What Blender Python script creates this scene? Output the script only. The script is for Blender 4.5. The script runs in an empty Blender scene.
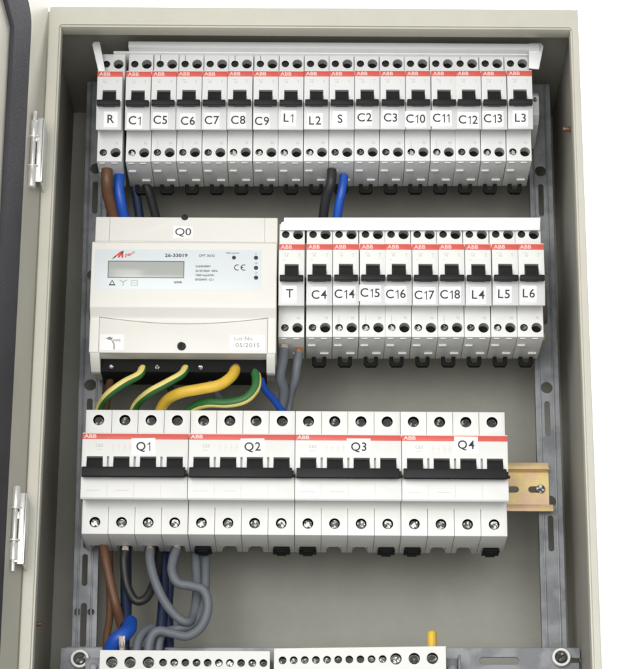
import bpy, bmesh, math, random
from mathutils import Vector, Matrix

# All coordinates below are millimetres: x to the right, y into the cabinet, z up.
# The breaker noses stand at y = 0; HEIGHT lifts the cabinet to where it hangs on the wall.
MM = 0.001
HEIGHT = 900.0
rnd = random.Random(7)
scene = bpy.context.scene
COL = scene.collection

# ------------------------------------------------------------------ materials
def new_mat(name):
    m = bpy.data.materials.new(name); m.use_nodes = True
    nt = m.node_tree
    return m, nt, nt.nodes['Principled BSDF']

def mat(name, col, rough=0.45, metal=0.0, var=0.04, vscale=60, bump=0.05, bscale=900,
        col2=None, c2scale=40, c2lo=0.45, c2hi=0.6, spec=0.5, rvar=0.1):
    m, nt, b = new_mat(name)
    tc = nt.nodes.new('ShaderNodeTexCoord')
    n1 = nt.nodes.new('ShaderNodeTexNoise'); n1.inputs['Scale'].default_value = vscale
    n1.inputs['Detail'].default_value = 6; n1.inputs['Roughness'].default_value = 0.65
    nt.links.new(tc.outputs['Object'], n1.inputs['Vector'])
    mr = nt.nodes.new('ShaderNodeMapRange')
    mr.inputs['From Min'].default_value = 0.25; mr.inputs['From Max'].default_value = 0.75
    mr.inputs['To Min'].default_value = 1 - var; mr.inputs['To Max'].default_value = 1 + var
    nt.links.new(n1.outputs['Fac'], mr.inputs['Value'])
    base = None
    if col2 is not None:
        n2 = nt.nodes.new('ShaderNodeTexNoise'); n2.inputs['Scale'].default_value = c2scale
        n2.inputs['Detail'].default_value = 5
        nt.links.new(tc.outputs['Object'], n2.inputs['Vector'])
        r2 = nt.nodes.new('ShaderNodeMapRange')
        r2.inputs['From Min'].default_value = c2lo; r2.inputs['From Max'].default_value = c2hi
        nt.links.new(n2.outputs['Fac'], r2.inputs['Value'])
        mx = nt.nodes.new('ShaderNodeMix'); mx.data_type = 'RGBA'
        mx.inputs[6].default_value = (*col, 1); mx.inputs[7].default_value = (*col2, 1)
        nt.links.new(r2.outputs['Result'], mx.inputs[0]); base = mx.outputs[2]
    mul = nt.nodes.new('ShaderNodeVectorMath'); mul.operation = 'SCALE'
    if base is None: mul.inputs[0].default_value = col
    else: nt.links.new(base, mul.inputs[0])
    nt.links.new(mr.outputs['Result'], mul.inputs['Scale'])
    nt.links.new(mul.outputs['Vector'], b.inputs['Base Color'])
    rr = nt.nodes.new('ShaderNodeMapRange')
    rr.inputs['To Min'].default_value = max(0.02, rough - rvar); rr.inputs['To Max'].default_value = min(1, rough + rvar)
    nt.links.new(n1.outputs['Fac'], rr.inputs['Value']); nt.links.new(rr.outputs['Result'], b.inputs['Roughness'])
    b.inputs['Metallic'].default_value = metal
    b.inputs['Specular IOR Level'].default_value = spec
    if bump:
        n3 = nt.nodes.new('ShaderNodeTexNoise'); n3.inputs['Scale'].default_value = bscale
        n3.inputs['Detail'].default_value = 3
        nt.links.new(tc.outputs['Object'], n3.inputs['Vector'])
        bp = nt.nodes.new('ShaderNodeBump'); bp.inputs['Strength'].default_value = bump
        bp.inputs['Distance'].default_value = 0.001
        nt.links.new(n3.outputs['Fac'], bp.inputs['Height']); nt.links.new(bp.outputs['Normal'], b.inputs['Normal'])
    return m

M = {}
M['plastic']   = mat('white_plastic', (0.74, 0.74, 0.72), 0.42, var=0.02, vscale=90, bump=0.04, bscale=1500)
M['plastic_grey'] = mat('light_grey_plastic', (0.70, 0.705, 0.70), 0.42, var=0.03, vscale=120, bump=0.05, bscale=1500)
M['window']   = mat('label_window', (0.615, 0.62, 0.62), 0.38, var=0.03, vscale=120, bump=0.05, bscale=1500)
M['meter']     = mat('meter_plastic', (0.73, 0.715, 0.67), 0.45, var=0.015, vscale=60, bump=0.04, bscale=1300)
M['cover']     = mat('cover_plastic', (0.86, 0.87, 0.88), 0.35, var=0.015, bump=0.02)
M['black']     = mat('black_plastic', (0.012, 0.012, 0.013), 0.55, var=0.2, vscale=150, bump=0.08, bscale=1800, spec=0.28)
M['clip']      = mat('clip_plastic', (0.008, 0.008, 0.008), 0.7, var=0.2, bump=0.05, spec=0.15)
M['red']       = mat('red_print', (0.62, 0.092, 0.070), 0.45, var=0.06, vscale=200, bump=0.02)
M['redwhite']  = mat('pale_print', (0.80, 0.60, 0.57), 0.5, var=0.03, bump=0)
M['ink']       = mat('black_ink', (0.025, 0.025, 0.028), 0.6, var=0.1, bump=0)
M['faint']     = mat('faint_print', (0.43, 0.43, 0.43), 0.55, var=0.1, bump=0)
M['faintred']  = mat('faint_red_print', (0.66, 0.56, 0.53), 0.55, var=0.1, bump=0)
M['midink']    = mat('grey_ink', (0.22, 0.22, 0.22), 0.55, var=0.1, bump=0)
M['sepia']     = mat('sepia_ink', (0.36, 0.30, 0.30), 0.55, var=0.1, bump=0)
M['paper']     = mat('label_paper', (0.86, 0.86, 0.86), 0.55, var=0.015, vscale=300, bump=0.03, bscale=2500)
M['panel']     = mat('meter_panel', (0.66, 0.70, 0.72), 0.35, var=0.01, bump=0.01)
M['lcd']       = mat('lcd_glass', (0.40, 0.42, 0.39), 0.18, var=0.02, vscale=30, bump=0)
M['lcdrim']    = mat('lcd_rim', (0.16, 0.17, 0.16), 0.4, bump=0)
M['logo']      = mat('logo_red', (0.60, 0.05, 0.04), 0.5, bump=0)
M['screw']     = mat('screw_steel', (0.07, 0.07, 0.07), 0.4, metal=0.9, var=0.3, vscale=500, bump=0.3, bscale=900, col2=(0.55, 0.55, 0.52), c2scale=420, c2lo=0.5, c2hi=0.6)
M['bolt'] = mat('dull_copper', (0.22, 0.12, 0.08), 0.5, metal=0.6, var=0.25, vscale=500, bump=0.1)
M['screwdark'] = mat('dark_screw', (0.035, 0.035, 0.035), 0.45, metal=0.6, var=0.3, vscale=500, bump=0.2, bscale=900, col2=(0.32, 0.31, 0.29), c2scale=330, c2lo=0.56, c2hi=0.64)  # pale specks are metal glints put into the colour
M['ring_hole'] = mat('hole_wall', (0.52, 0.52, 0.50), 0.45, metal=0.0, var=0.2, vscale=300, bump=0.05)  # grey walls of the large terminal bores
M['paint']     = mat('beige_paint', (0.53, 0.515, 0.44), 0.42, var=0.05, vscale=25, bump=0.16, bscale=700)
M['inside']    = mat('inside_tone', (0.34, 0.328, 0.285), 0.55, var=0.07, vscale=18, bump=0.12, bscale=600)  # inner walls: a darker tone than the frame's beige
M['plate']     = mat('back_plate_tone', (0.31, 0.308, 0.27), 0.6, var=0.12, vscale=22, bump=0.12, bscale=600)  # back plate: darker than the frame, slightly mottled
M['gasket']    = mat('gasket_rubber', (0.040, 0.038, 0.045), 0.75, var=0.2, vscale=60, bump=0.4, bscale=500)
M['zinc']      = mat('zinc_steel', (0.235, 0.243, 0.255), 0.5, metal=0.45, var=0.14, vscale=45, bump=0.08, bscale=400,
                     col2=(0.16, 0.167, 0.178), c2scale=60)
M['yzinc']     = mat('yellow_zinc', (0.76, 0.60, 0.27), 0.42, metal=0.35, var=0.08, vscale=80, bump=0.08, bscale=500,
                     col2=(0.72, 0.50, 0.34), c2scale=70, c2lo=0.42, c2hi=0.62)
M['nickel']    = mat('bright_zinc', (0.74, 0.74, 0.71), 0.30, metal=0.55, var=0.08, vscale=200, bump=0.06, bscale=500)
M['copper']    = mat('copper', (0.75, 0.36, 0.20), 0.40, metal=0.9, var=0.25, vscale=500, bump=0.1)
M['strand']    = mat('tinned_strands', (0.80, 0.72, 0.64), 0.35, metal=0.8, var=0.25, vscale=600, bump=0.3, bscale=1500)
M['translucent'] = mat('grey_clear_plastic', (0.55, 0.56, 0.55), 0.3, var=0.08, vscale=150, bump=0.05)
M['whitering'] = mat('ring_plastic', (0.78, 0.78, 0.76), 0.4, var=0.03, bump=0.02)
M['wall']      = mat('white_wall', (0.93, 0.93, 0.93), 0.9, var=0.008, vscale=6, bump=0.06, bscale=160)
def wire(name, c, r=0.5, v=0.12): return mat(name, c, r, var=v, vscale=120, bump=0.12, bscale=700)
M['w_brown']  = wire('brown_sheath', (0.13, 0.060, 0.030))
M['w_blue']   = wire('blue_sheath', (0.012, 0.085, 0.46), 0.42)
M['w_navy']   = wire('navy_sheath', (0.010, 0.020, 0.060), 0.55)
M['w_black']  = wire('black_sheath', (0.018, 0.018, 0.019), 0.5)
M['w_grey']   = wire('grey_sheath', (0.135, 0.15, 0.17), 0.55)
M['w_yellow'] = wire('yellow_sheath', (0.70, 0.45, 0.045), 0.5)
M['w_pale']   = wire('pale_yellow_sheath', (0.78, 0.64, 0.20), 0.5)
M['w_green']  = wire('green_sheath', (0.022, 0.13, 0.030), 0.5)

# ------------------------------------------------------------------ shapes (each returns a bmesh in mm)
def bevel(bm, w, seg=2, ang=25):
    if w <= 0: return bm
    es = [e for e in bm.edges if len(e.link_faces) == 2 and e.calc_face_angle(0) > math.radians(ang)]
    bmesh.ops.bevel(bm, geom=es, offset=w, segments=seg, profile=0.5, affect='EDGES', clamp_overlap=True)
    return bm

def bx(x0, x1, y0, y1, z0, z1, b=0.25, seg=2):
    bm = bmesh.new()
    bmesh.ops.create_cube(bm, size=1)
    for v in bm.verts:
        v.co = Vector(((x0+x1)/2 + v.co.x*(x1-x0), (y0+y1)/2 + v.co.y*(y1-y0), (z0+z1)/2 + v.co.z*(z1-z0)))
    return bevel(bm, b, seg)

def extrude_poly(pts3, vec, b=0.0, seg=2):
    bm = bmesh.new()
    vs = [bm.verts.new(p) for p in pts3]
    f = bm.faces.new(vs)
    r = bmesh.ops.extrude_face_region(bm, geom=[f])
    for v in [g for g in r['geom'] if isinstance(g, bmesh.types.BMVert)]: v.co += Vector(vec)
    bmesh.ops.recalc_face_normals(bm, faces=bm.faces)
    return bevel(bm, b, seg)

def prism_x(poly_yz, x0, x1, b=0.0, seg=2): return extrude_poly([(x0, y, z) for y, z in poly_yz], (x1-x0, 0, 0), b, seg)
def prism_y(poly_xz, y0, y1, b=0.0, seg=2): return extrude_poly([(x, y0, z) for x, z in poly_xz], (0, y1-y0, 0), b, seg)
def circle(x, z, r, n=24, a0=0.0): return [(x + r*math.cos(a0+2*math.pi*i/n), z + r*math.sin(a0+2*math.pi*i/n)) for i in range(n)]
def cyl_y(x, z, r, y0, y1, n=24, b=0.0): return prism_y(circle(x, z, r, n), y0, y1, b)
def cyl_z(x, y, r, z0, z1, n=20, b=0.0):
    return extrude_poly([(px, py, z0) for px, py in circle(x, y, r, n)], (0, 0, z1-z0), b)
def cyl_x(y, z, r, x0, x1, n=16, b=0.0): return prism_x(circle(y, z, r, n), x0, x1, b)
def slot(x, z, w, h, n=8):
    p = []
    if w >= h:
        r = h/2
        for i in range(n+1): a = -math.pi/2 + math.pi*i/n; p.append((x+w/2-r + r*math.cos(a), z + r*math.sin(a)))
        for i in range(n+1): a = math.pi/2 + math.pi*i/n; p.append((x-w/2+r + r*math.cos(a), z + r*math.sin(a)))
    else:
        r = w/2
        for i in range(n+1): a = math.pi*i/n; p.append((x + r*math.cos(a), z+h/2-r + r*math.sin(a)))
        for i in range(n+1): a = math.pi + math.pi*i/n; p.append((x + r*math.cos(a), z-h/2+r + r*math.sin(a)))
    return p
def rrect(x0, x1, z0, z1, r, n=6):
    p = []
    for cx, cz, a0 in ((x1-r, z1-r, 0), (x0+r, z1-r, 90), (x0+r, z0+r, 180), (x1-r, z0+r, 270)):
        for i in range(n+1):
            a = math.radians(a0 + 90*i/n); p.append((cx + r*math.cos(a), cz + r*math.sin(a)))
    return p

def plate_mesh(outer, holes, y0, y1, bev=0.0):
    """A plate in the xz plane between depths y0 and y1 with real holes through it (filled 2D curve)."""
    cu = bpy.data.curves.new('tmp', 'CURVE'); cu.dimensions = '2D'; cu.fill_mode = 'BOTH'
    cu.extrude = (y1-y0)/2 - bev; cu.bevel_depth = bev; cu.bevel_resolution = 1; cu.offset = -bev
    for ring in [outer] + holes:
        sp = cu.splines.new('POLY'); sp.points.add(len(ring)-1)
        for p, (x, z) in zip(sp.points, ring): p.co = (x, z, 0, 1)
        sp.use_cyclic_u = True
    ob = bpy.data.objects.new('tmp', cu); COL.objects.link(ob)
    dg = bpy.context.evaluated_depsgraph_get()
    me = bpy.data.meshes.new_from_object(ob.evaluated_get(dg))
    bpy.data.objects.remove(ob); bpy.data.curves.remove(cu)
    me.transform(Matrix(((1, 0, 0, 0), (0, 0, -1, (y0+y1)/2), (0, 1, 0, 0), (0, 0, 0, 1))))
    bm = bmesh.new(); bm.from_mesh(me); bpy.data.meshes.remove(me)
    bmesh.ops.recalc_face_normals(bm, faces=bm.faces)
    return bm

def spline(pts, n=10):
    P = [Vector(p) for p in pts]; P = [P[0]*2-P[1]] + P + [P[-1]*2-P[-2]]
    out = []
    for i in range(1, len(P)-2):
        for k in range(n):
            t = k/n; a, b, c, d = P[i-1], P[i], P[i+1], P[i+2]
            out.append(0.5*((2*b) + (c-a)*t + (2*a-5*b+4*c-d)*t*t + (3*b-a-3*c+d)*t**3))
    out.append(P[-2]); return out

def tube(pts, r, n=16, sub=10, stripe=None, round_end=False):
    """A round cable; stripe=(start, share, twist) gives the share of its girth that takes material 1."""
    C = spline(pts, sub) if sub else [Vector(p) for p in pts]
    bm = bmesh.new(); rings = []
    T0 = (C[1]-C[0]).normalized()
    N = T0.cross(Vector((0, 1, 0.01))); N.normalize()
    for i, c in enumerate(C):
        T = (C[min(i+1, len(C)-1)] - C[max(i-1, 0)]).normalized()
        N = (N - T*N.dot(T)).normalized(); B = T.cross(N)
        rr = r
        if round_end and i > len(C)-5: rr = r*math.sqrt(max(0.02, 1-((i-len(C)+5)/4.02)**2))
        rings.append([bm.verts.new(c + (N*math.cos(2*math.pi*k/n) + B*math.sin(2*math.pi*k/n))*rr) for k in range(n)])
    L = len(rings)
    for i in range(L-1):
        for k in range(n):
            f = bm.faces.new((rings[i][k], rings[i][(k+1) % n], rings[i+1][(k+1) % n], rings[i+1][k]))
            if stripe:
                s0, share, tw = stripe
                if ((k/n - s0 - tw*i/L) % 1.0) < share: f.material_index = 1
    bm.faces.new(rings[0][::-1]); bm.faces.new(rings[-1])
    bmesh.ops.recalc_face_normals(bm, faces=bm.faces)
    return bm

def screw_head(x, z, y, r, rot, depth=1.2, g=0.9):
    """Cross-slot screw head: four raised quadrants on a lower disc."""
    out = [cyl_y(x, z, r, y+0.7, y+0.7+depth, 20)]
    for q in range(4):
        a0 = q*math.pi/2; h = g*r*0.22
        pts = [(h, h)]
        for i in range(7):
            a = math.asin(min(0.9, h/(r*0.97))); t = a + (math.pi/2 - 2*a)*i/6
            pts.append((r*0.97*math.cos(t), r*0.97*math.sin(t)))
        ang = a0 + rot
        pts = [(x + px*math.cos(ang) - pz*math.sin(ang), z + px*math.sin(ang) + pz*math.cos(ang)) for px, pz in pts]
        out.append(prism_y(pts, y, y+0.75))
    return out

def slot_head(x, z, y, r, rot, depth=1.2):
    """Single-slot screw head: two raised halves on a lower disc."""
    out = [cyl_y(x, z, r, y+0.8, y+0.8+depth, 20)]
    for q in range(2):
        pts = []
        for i in range(11):
            t = math.radians(14) + math.radians(152)*i/10
            pts.append((r*0.97*math.cos(t), r*0.97*math.sin(t)))
        ang = rot + q*math.pi
        pts = [(x + px*math.cos(ang) - pz*math.sin(ang), z + px*math.sin(ang) + pz*math.cos(ang)) for px, pz in pts]
        out.append(prism_y(pts, y, y+0.85))
    return out

def bore_faces(bm, holes, idx):
    """Faces inside the given bores (x, z, radius, front y) take material slot idx."""
    for f in bm.faces:
        c = f.calc_center_median()
        for x, z, rr, y0 in holes:
            if (c.x-x)**2 + (c.z-z)**2 < (rr+0.03)**2 and c.y > y0+0.2: f.material_index = idx
    return bm

def join(bms):
    out = bmesh.new()
    for b in bms:
        t = bpy.data.meshes.new('t'); b.to_mesh(t); b.free(); out.from_mesh(t); bpy.data.meshes.remove(t)
    return out

def boolean(bm, cutters):
    """Cut every cutter out of a closed solid; both in mm."""
    def link(b):
        me = bpy.data.meshes.new('b'); b.to_mesh(me); b.free()
        o = bpy.data.objects.new('b', me); COL.objects.link(o); return o
    base = link(bm); cut = [link(c) for c in cutters]
    for c in cut:
        m = base.modifiers.new('cut', 'BOOLEAN'); m.operation = 'DIFFERENCE'; m.solver = 'EXACT'; m.object = c
    dg = bpy.context.evaluated_depsgraph_get()
    me = bpy.data.meshes.new_from_object(base.evaluated_get(dg))
    out = bmesh.new(); out.from_mesh(me)
    for o in cut + [base]: bpy.data.objects.remove(o)
    return out

# ------------------------------------------------------------------ linking
ORG = {}
def to_mesh(name, bm, org, mats, smooth=True):
    me = bpy.data.meshes.new(name); bm.to_mesh(me); bm.free()
    me.transform(Matrix.Scale(MM, 4) @ Matrix.Translation(-Vector(org)))
    for m in (mats if isinstance(mats, (list, tuple)) else [mats]): me.materials.append(m)
    if smooth:
        me.polygons.foreach_set('use_smooth', [True]*len(me.polygons)); me.set_sharp_from_angle(angle=math.radians(32))
    return me

def wpos(org): return Vector((org[0], org[1], org[2]+HEIGHT))*MM

def thing(name, label, cat, org, group=None):
    o = bpy.data.objects.new(name, None); COL.objects.link(o)
    o.empty_display_size = 0.01; o.location = wpos(org); ORG[o] = org
    o['label'] = label; o['category'] = cat
    if group: o['group'] = group
    return o

def part(name, bm, mats, parent, label=None):
    if isinstance(bm, list): bm = join(bm)
    org = ORG[parent]
    o = bpy.data.objects.new(name, to_mesh(name, bm, org, mats)); COL.objects.link(o)
    o.parent = parent; ORG[o] = org
    if label: o['label'] = label
    return o

def solo(name, bm, mats, org, label, cat, group=None):
    if isinstance(bm, list): bm = join(bm)
    o = bpy.data.objects.new(name, to_mesh(name, bm, org, mats)); COL.objects.link(o)
    o.location = wpos(org); ORG[o] = org
    o['label'] = label; o['category'] = cat
    if group: o['group'] = group
    return o

def structure(name, bm, mats, org=(0, 0, 0)):
    o = bpy.data.objects.new(name, to_mesh(name, bm, org, mats)); COL.objects.link(o)
    o.location = wpos(org); o['kind'] = 'structure'; return o

def text_bm(body, size, x, z, y, xs=1.0, weight=0.0, shear=0.0, align='CENTER', rot=0.0, tilt=0.0, thick=0.03):
    cu = bpy.data.curves.new('t', 'FONT'); cu.body = body; cu.size = size
    cu.align_x = align; cu.align_y = 'CENTER'; cu.offset = weight; cu.shear = shear; cu.resolution_u = 4
    cu.extrude = thick
    ob = bpy.data.objects.new('t', cu); COL.objects.link(ob)
    dg = bpy.context.evaluated_depsgraph_get()
    me = bpy.data.meshes.new_from_object(ob.evaluated_get(dg))
    bpy.data.objects.remove(ob); bpy.data.curves.remove(cu)
    me.transform(Matrix.Diagonal((xs, 1, 1, 1)))
    me.transform(Matrix.Rotation(rot, 4, 'Z'))
    me.transform(Matrix(((1, 0, 0, 0), (0, 0, -1, 0), (0, 1, 0, 0), (0, 0, 0, 1))))
    me.transform(Matrix.Translation((x, y, z)) @ Matrix.Rotation(tilt, 4, 'X'))
    bm = bmesh.new(); bm.from_mesh(me); bpy.data.meshes.remove(me); return bm

def label_bm(body, size, x, z, y, xs=1.0, weight=0.0, rot=0.0):
    """Sticker lettering with a flagged numeral one, set letter by letter."""
    glyphs = []; adv = 0.0
    for ch in body:
        if ch == '1':
            w = 0.085*size; h = 0.36*size
            g = prism_y([(0.0, h*0.50), (0.0, h*0.36), (0.17*size, h*0.62), (0.17*size, -h), (0.17*size+w, -h), (0.17*size+w, h), (0.19*size, h)], -0.03, 0.03)
        else:
            g = text_bm(ch, size, 0, 0, 0, 1.0, weight)
        a = min(v.co.x for v in g.verts); b = max(v.co.x for v in g.verts)
        for v in g.verts: v.co.x += adv - a
        adv += b - a + (0.13*size if '1' in body else 0.11*size); glyphs.append(g)
    adv -= 0.12*size
    o = join(glyphs); o.transform(Matrix.Translation((-adv/2, 0, 0))); o.transform(Matrix.Diagonal((xs, 1, 1, 1)))
    o.transform(Matrix.Translation((x, y, z)) @ Matrix.Rotation(-rot, 4, 'Y')); return o

def tilted(bm, x, y, z, tilt):
    bm.transform(Matrix.Translation((x, y, z)) @ Matrix.Rotation(tilt, 4, 'X')); return bm

# ------------------------------------------------------------------ wall behind
wm = bx(-2600, 2600, 700, 720, -900, 2600, 0)
structure('wall', wm, M['wall'])

# ------------------------------------------------------------------ cabinet
XL, XR, YF, YB, ZT, ZB = -179.6, 183.6, -30.0, 138.0, 781.0, 270.0
cab = thing('electrical_cabinet', 'beige painted steel electrical cabinet with its door open to the left', 'cabinet', (0, YB, ZB))
T = 1.5
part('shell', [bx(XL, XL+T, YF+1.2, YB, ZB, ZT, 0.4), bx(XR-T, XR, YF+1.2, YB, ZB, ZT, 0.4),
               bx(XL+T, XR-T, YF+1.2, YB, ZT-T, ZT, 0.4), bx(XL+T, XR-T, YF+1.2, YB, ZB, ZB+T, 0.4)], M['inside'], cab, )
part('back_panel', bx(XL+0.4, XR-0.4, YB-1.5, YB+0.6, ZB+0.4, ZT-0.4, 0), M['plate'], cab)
# front flange: a frame with rounded corners folded back round the opening
IL, IR, IT, IB = -172.6, 179.4, 767.6, 292.0
fl = [plate_mesh(rrect(XL-0.3, XR+0.3, ZB, ZT+0.4, 3.5), [rrect(IL, IR, IB, IT, 2.5)], YF-1.2, YF+0.9, 0.6)]
fl += [bx(IL-0.1, IL+1.2, YF+0.2, YF+11, IB, IT-1.4, 0.3), bx(IR-1.2, IR+0.1, YF+0.2, YF+11, IB, IT-1.4, 0.3),
       bx(IL-0.1, IR+0.1, YF+0.2, YF+12.5, IT-1.2, IT+0.1, 0.3)]
fl += [bx(XL-0.25, XL-0.05, YF, YB, ZB, ZT, 0), bx(XR+0.05, XR+0.25, YF, YB, ZB, ZT, 0), bx(XL, XR, YF, YB, ZT+0.05, ZT+0.25, 0)]
fl.append(bx(XL-9, XL-0.02, YF+5.5, YF+7, ZB, ZT, 0.2))  # added strip behind the door gap, blocks the bright wall so it stays dark
part('front_frame', fl, M['paint'], cab)
# the door, hung on the left and opened a little past a right angle; u runs along it, n faces the opening
U = Vector((-0.285, -0.9585, 0)).normalized(); N = Vector((0.9585, -0.285, 0)).normalized()
H0 = Vector((-180.6, -31.9, 0))
def on_door(bm):
    # plate coordinates: x along the door, y = -out of its inner face, z up
    bm.transform(Matrix(((U.x, -N.x, 0, H0.x), (U.y, -N.y, 0, H0.y), (0, 0, 1, 0), (0, 0, 0, 1))))
    bmesh.ops.recalc_face_normals(bm, faces=bm.faces); return bm
DW = 350.0
door = part('door', [on_door(bx(0, DW, 0, 1.5, ZB-2, ZT+2, 0.4)), on_door(bx(0, 1.5, 1.4, 16, ZB-2, ZT+2, 0.4)),
                     on_door(bx(DW-1.5, DW, 1.4, 16, ZB-2, ZT+2, 0.4)), on_door(bx(1.5, DW-1.5, 1.4, 16, ZT+0.5, ZT+2, 0.3))], M['paint'], cab)
gout = rrect(33.0, DW-28, ZB+24, ZT-10, 24, 8)
gi0, gi1, gz0, gz1, ch = 62.0, DW-58, ZB+56, ZT-33, 14
gin = [(gi0+ch, gz1), (gi0, gz1-ch), (gi0, gz0+ch), (gi0+ch, gz0), (gi1-ch, gz0), (gi1, gz0+ch), (gi1, gz1-ch), (gi1-ch, gz1)]
part('gasket', on_door(plate_mesh(gout, [gin], -3.0, 0.2, 0.9)), M['gasket'], door)
def hinge(zc, up):
    s = 1 if up else -1; x, y = -184.1, -50.0
    seg = lambda r, a, b, bb=0.3: cyl_z(x, y, r, zc+min(a*s, b*s), zc+max(a*s, b*s), 18, bb)
    h = part('hinge', [bx(-181.6, -177.6, -51.5, -50.3, zc-23.5, zc+22.5, 0.3), bx(-178.6, -177.2, -51.5, -31.0, zc-23, zc+22, 0.3),
                       bx(-184.5, -180.5, -50.9, -49.6, zc+6, zc+10.5, 0.2), bx(-184.5, -180.5, -50.9, -49.6, zc-22, zc-17, 0.2)], M['nickel'], cab)
    part('pin', [seg(1.5, 19, 28), seg(2.7, 9.5, 21), seg(1.9, -12, 10), seg(2.8, -27, -13)], M['nickel'], h)
    part('washer', cyl_z(x, y-0.3, 4.4, zc+8.4*s-0.6, zc+8.4*s+0.6, 20, 0.3), M['nickel'], h)
    part('washer', cyl_z(x, y-0.3, 4.4, zc-12.6*s-0.6, zc-12.6*s+0.6, 20, 0.3), M['nickel'], h)
hinge(664.5, True); hinge(404.5, False)
part('bolt', [cyl_x(20, 714.5, 1.9, 176.5, XR-T, 14, 0.3)], M['bolt'], cab)
part('bolt', [cyl_x(20, 359.5, 1.5, XL+T, -172.5, 14, 0.3)], M['bolt'], cab)

# ------------------------------------------------------------------ upright rails on the back panel
def upright(xc, label, lean, extra=()):
    w = 16.6; t = thing('mounting_rail', label, 'rail', (xc, 78, 300), 'upright mounting rails')
    holes = []
    zh = 541.0
    while zh > 430:
        holes.append(circle(xc-0.2, zh, 4.0, 20)); holes.append(slot(xc-0.3, zh-22.5, 3.6, 25)); zh -= 82
    holes += [h for h in extra]
    zh = 541.0 + 82
    while zh < 750:
        holes.append(circle(xc-0.2, zh, 4.0, 20)); holes.append(slot(xc-0.3, zh-22.5, 3.6, 25)); zh += 82
    b = [plate_mesh([(xc-w/2, 296), (xc+w/2, 296), (xc+w/2, 774), (xc-w/2, 774)], holes, 71.2, 72.6, 0.3),
         bx(xc-w/2, xc-w/2+1.4, 72.4, 78.3, 296, 774, 0.3), bx(xc+w/2-1.4, xc+w/2, 72.4, 78.3, 296, 774, 0.3),
         bx(xc-5.6, xc-4.4, 70.5, 71.4, 296, 774, 0.4), bx(xc+3.6, xc+4.9, 70.5, 71.4, 296, 774, 0.4)]
    if lean:
        m = join(b); m.transform(Matrix.Translation((xc, 0, 300)) @ Matrix.Rotation(lean, 4, 'Y') @ Matrix.Translation((-xc, 0, -300))); b = m
    part('channel', b, M['zinc'], t)
upright(-148.5, 'grey slotted steel upright at the left, behind the meter and breakers', -0.012, (slot(-149.2, 409, 3.4, 22), slot(-149.2, 371, 3.8, 30), circle(-144.4, 380, 2.2, 14), slot(-153.6, 380, 3.2, 5)))
upright(165.6, 'grey slotted steel upright at the right, with bare round hole and slot', 0.0)

# ------------------------------------------------------------------ DIN rails
def din(zc, x0, x1, label, tip=None):
    t = thing('din_rail', label, 'rail', ((x0+x1)/2, 70, zc), 'horizontal breaker rails')
    holes = []
    x = x1 - 9.3
    while x > x0 + 10:
        holes.append(slot(x, zc+0.2, 10.5, 4.4)); x -= 17.0
    part('rail', [plate_mesh([(x0, zc-13.4), (x1-0.4, zc-13.4), (x1-0.4, zc+13.4), (x0, zc+13.4)], holes, 69.2, 70.4, 0.2),
              bx(x0, x1-0.4, 62.3, 70.3, zc+12.4, zc+13.6, 0.3), bx(x0, x1+0.6, 62.3, 70.3, zc-13.6, zc-12.4, 0.3),
              bx(x0, x1-1.0, 62.0, 63.2, zc+12.5, zc+17.2, 0.4), bx(x0, x1+1.6, 62.0, 63.2, zc-17.2, zc-12.5, 0.4)], M['yzinc'], t)
    part('screw', screw_head(x1-6.2, zc+0.2, 67.2, 3.0, 0.4), M['screw'], t)
    if tip: part('bolt', cyl_x(55, zc-28.5, 3.0, 156, 163.0, 14, 0.5), M['yzinc'], t)
    return t
din(466.6, -150, 165.0, 'yellow zinc rail whose bare slotted end sticks out beside Q4')
din(730.0, -152, 157.0, 'rail behind the top row of breakers')
din(601.0, -152, 157.0, 'rail behind the meter and the middle row of breakers', True)

# ------------------------------------------------------------------ slim breakers
SLANT = math.atan2(2.4, 15.0)
def face_y(z):                      # front face of the nose: upright down to -28, then leaning back
    return 0.0 if z > -28 else (-28 - z)*2.4/15.0
def slim_body():
    prof = [(62, 22.5), (18, 22.5), (18, 3.2), (16, 1.0), (0.0, 0.7), (0.0, -28), (2.4, -43), (3.2, -43.4), (18, -36.6),
            (18, -60.3), (62, -60.3)]
    b = prism_x(prof, -8.68, 8.68, 0.35)
    cuts = [bx(-4.75, 4.75, -3, 6.5, -27, -14.3, 0)]
    for z in (14.6, -53.6):
        cuts += [cyl_y(-4.4, z, 2.65, 14, 21.6, 22), cyl_y(4.1, z, 3.55, 14, 26, 26)]
    b = boolean(b, cuts)
    bore_faces(b, [(-4.4, 14.6, 2.65, 18), (-4.4, -53.6, 2.65, 18)], 1); bore_faces(b, [(4.1, 14.6, 3.55, 18), (4.1, -53.6, 3.55, 18)], 2)  # small bore walls black, large ones grey
    b.normal_update()
    for f in b.faces:
        c = f.calc_center_median()
        if -42.9 < c.z < -28.2 and c.y < 2.6 and f.normal.y < -0.9: f.material_index = 3
    return join([b, bx(-7.6, -2.4, 33, 36.5, -61.3, -60.1, 0.2), bx(0.8, 6.6, 49, 52, -61.3, -60.1, 0.2),
                 bx(-7.0, -3.2, 20.2, 21.2, -60.9, -60.1, 0.1), bx(1.2, 5.4, 20.2, 21.2, -60.9, -60.1, 0.1)])
def slim_toggle():
    return [prism_x([(4, -14.8), (1.0, -15.2), (-5.4, -23.6), (-6.0, -26), (-5.0, -28.0), (4, -26.9)], -4.3, 4.3, 0.22),
            prism_x([(0.1, -22.6), (-6.6, -24.7), (-7.1, -25.4), (-7.1, -28.2), (-6.4, -29.0), (0.6, -26.8)], -7.9, 7.9, 0.22)]
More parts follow.
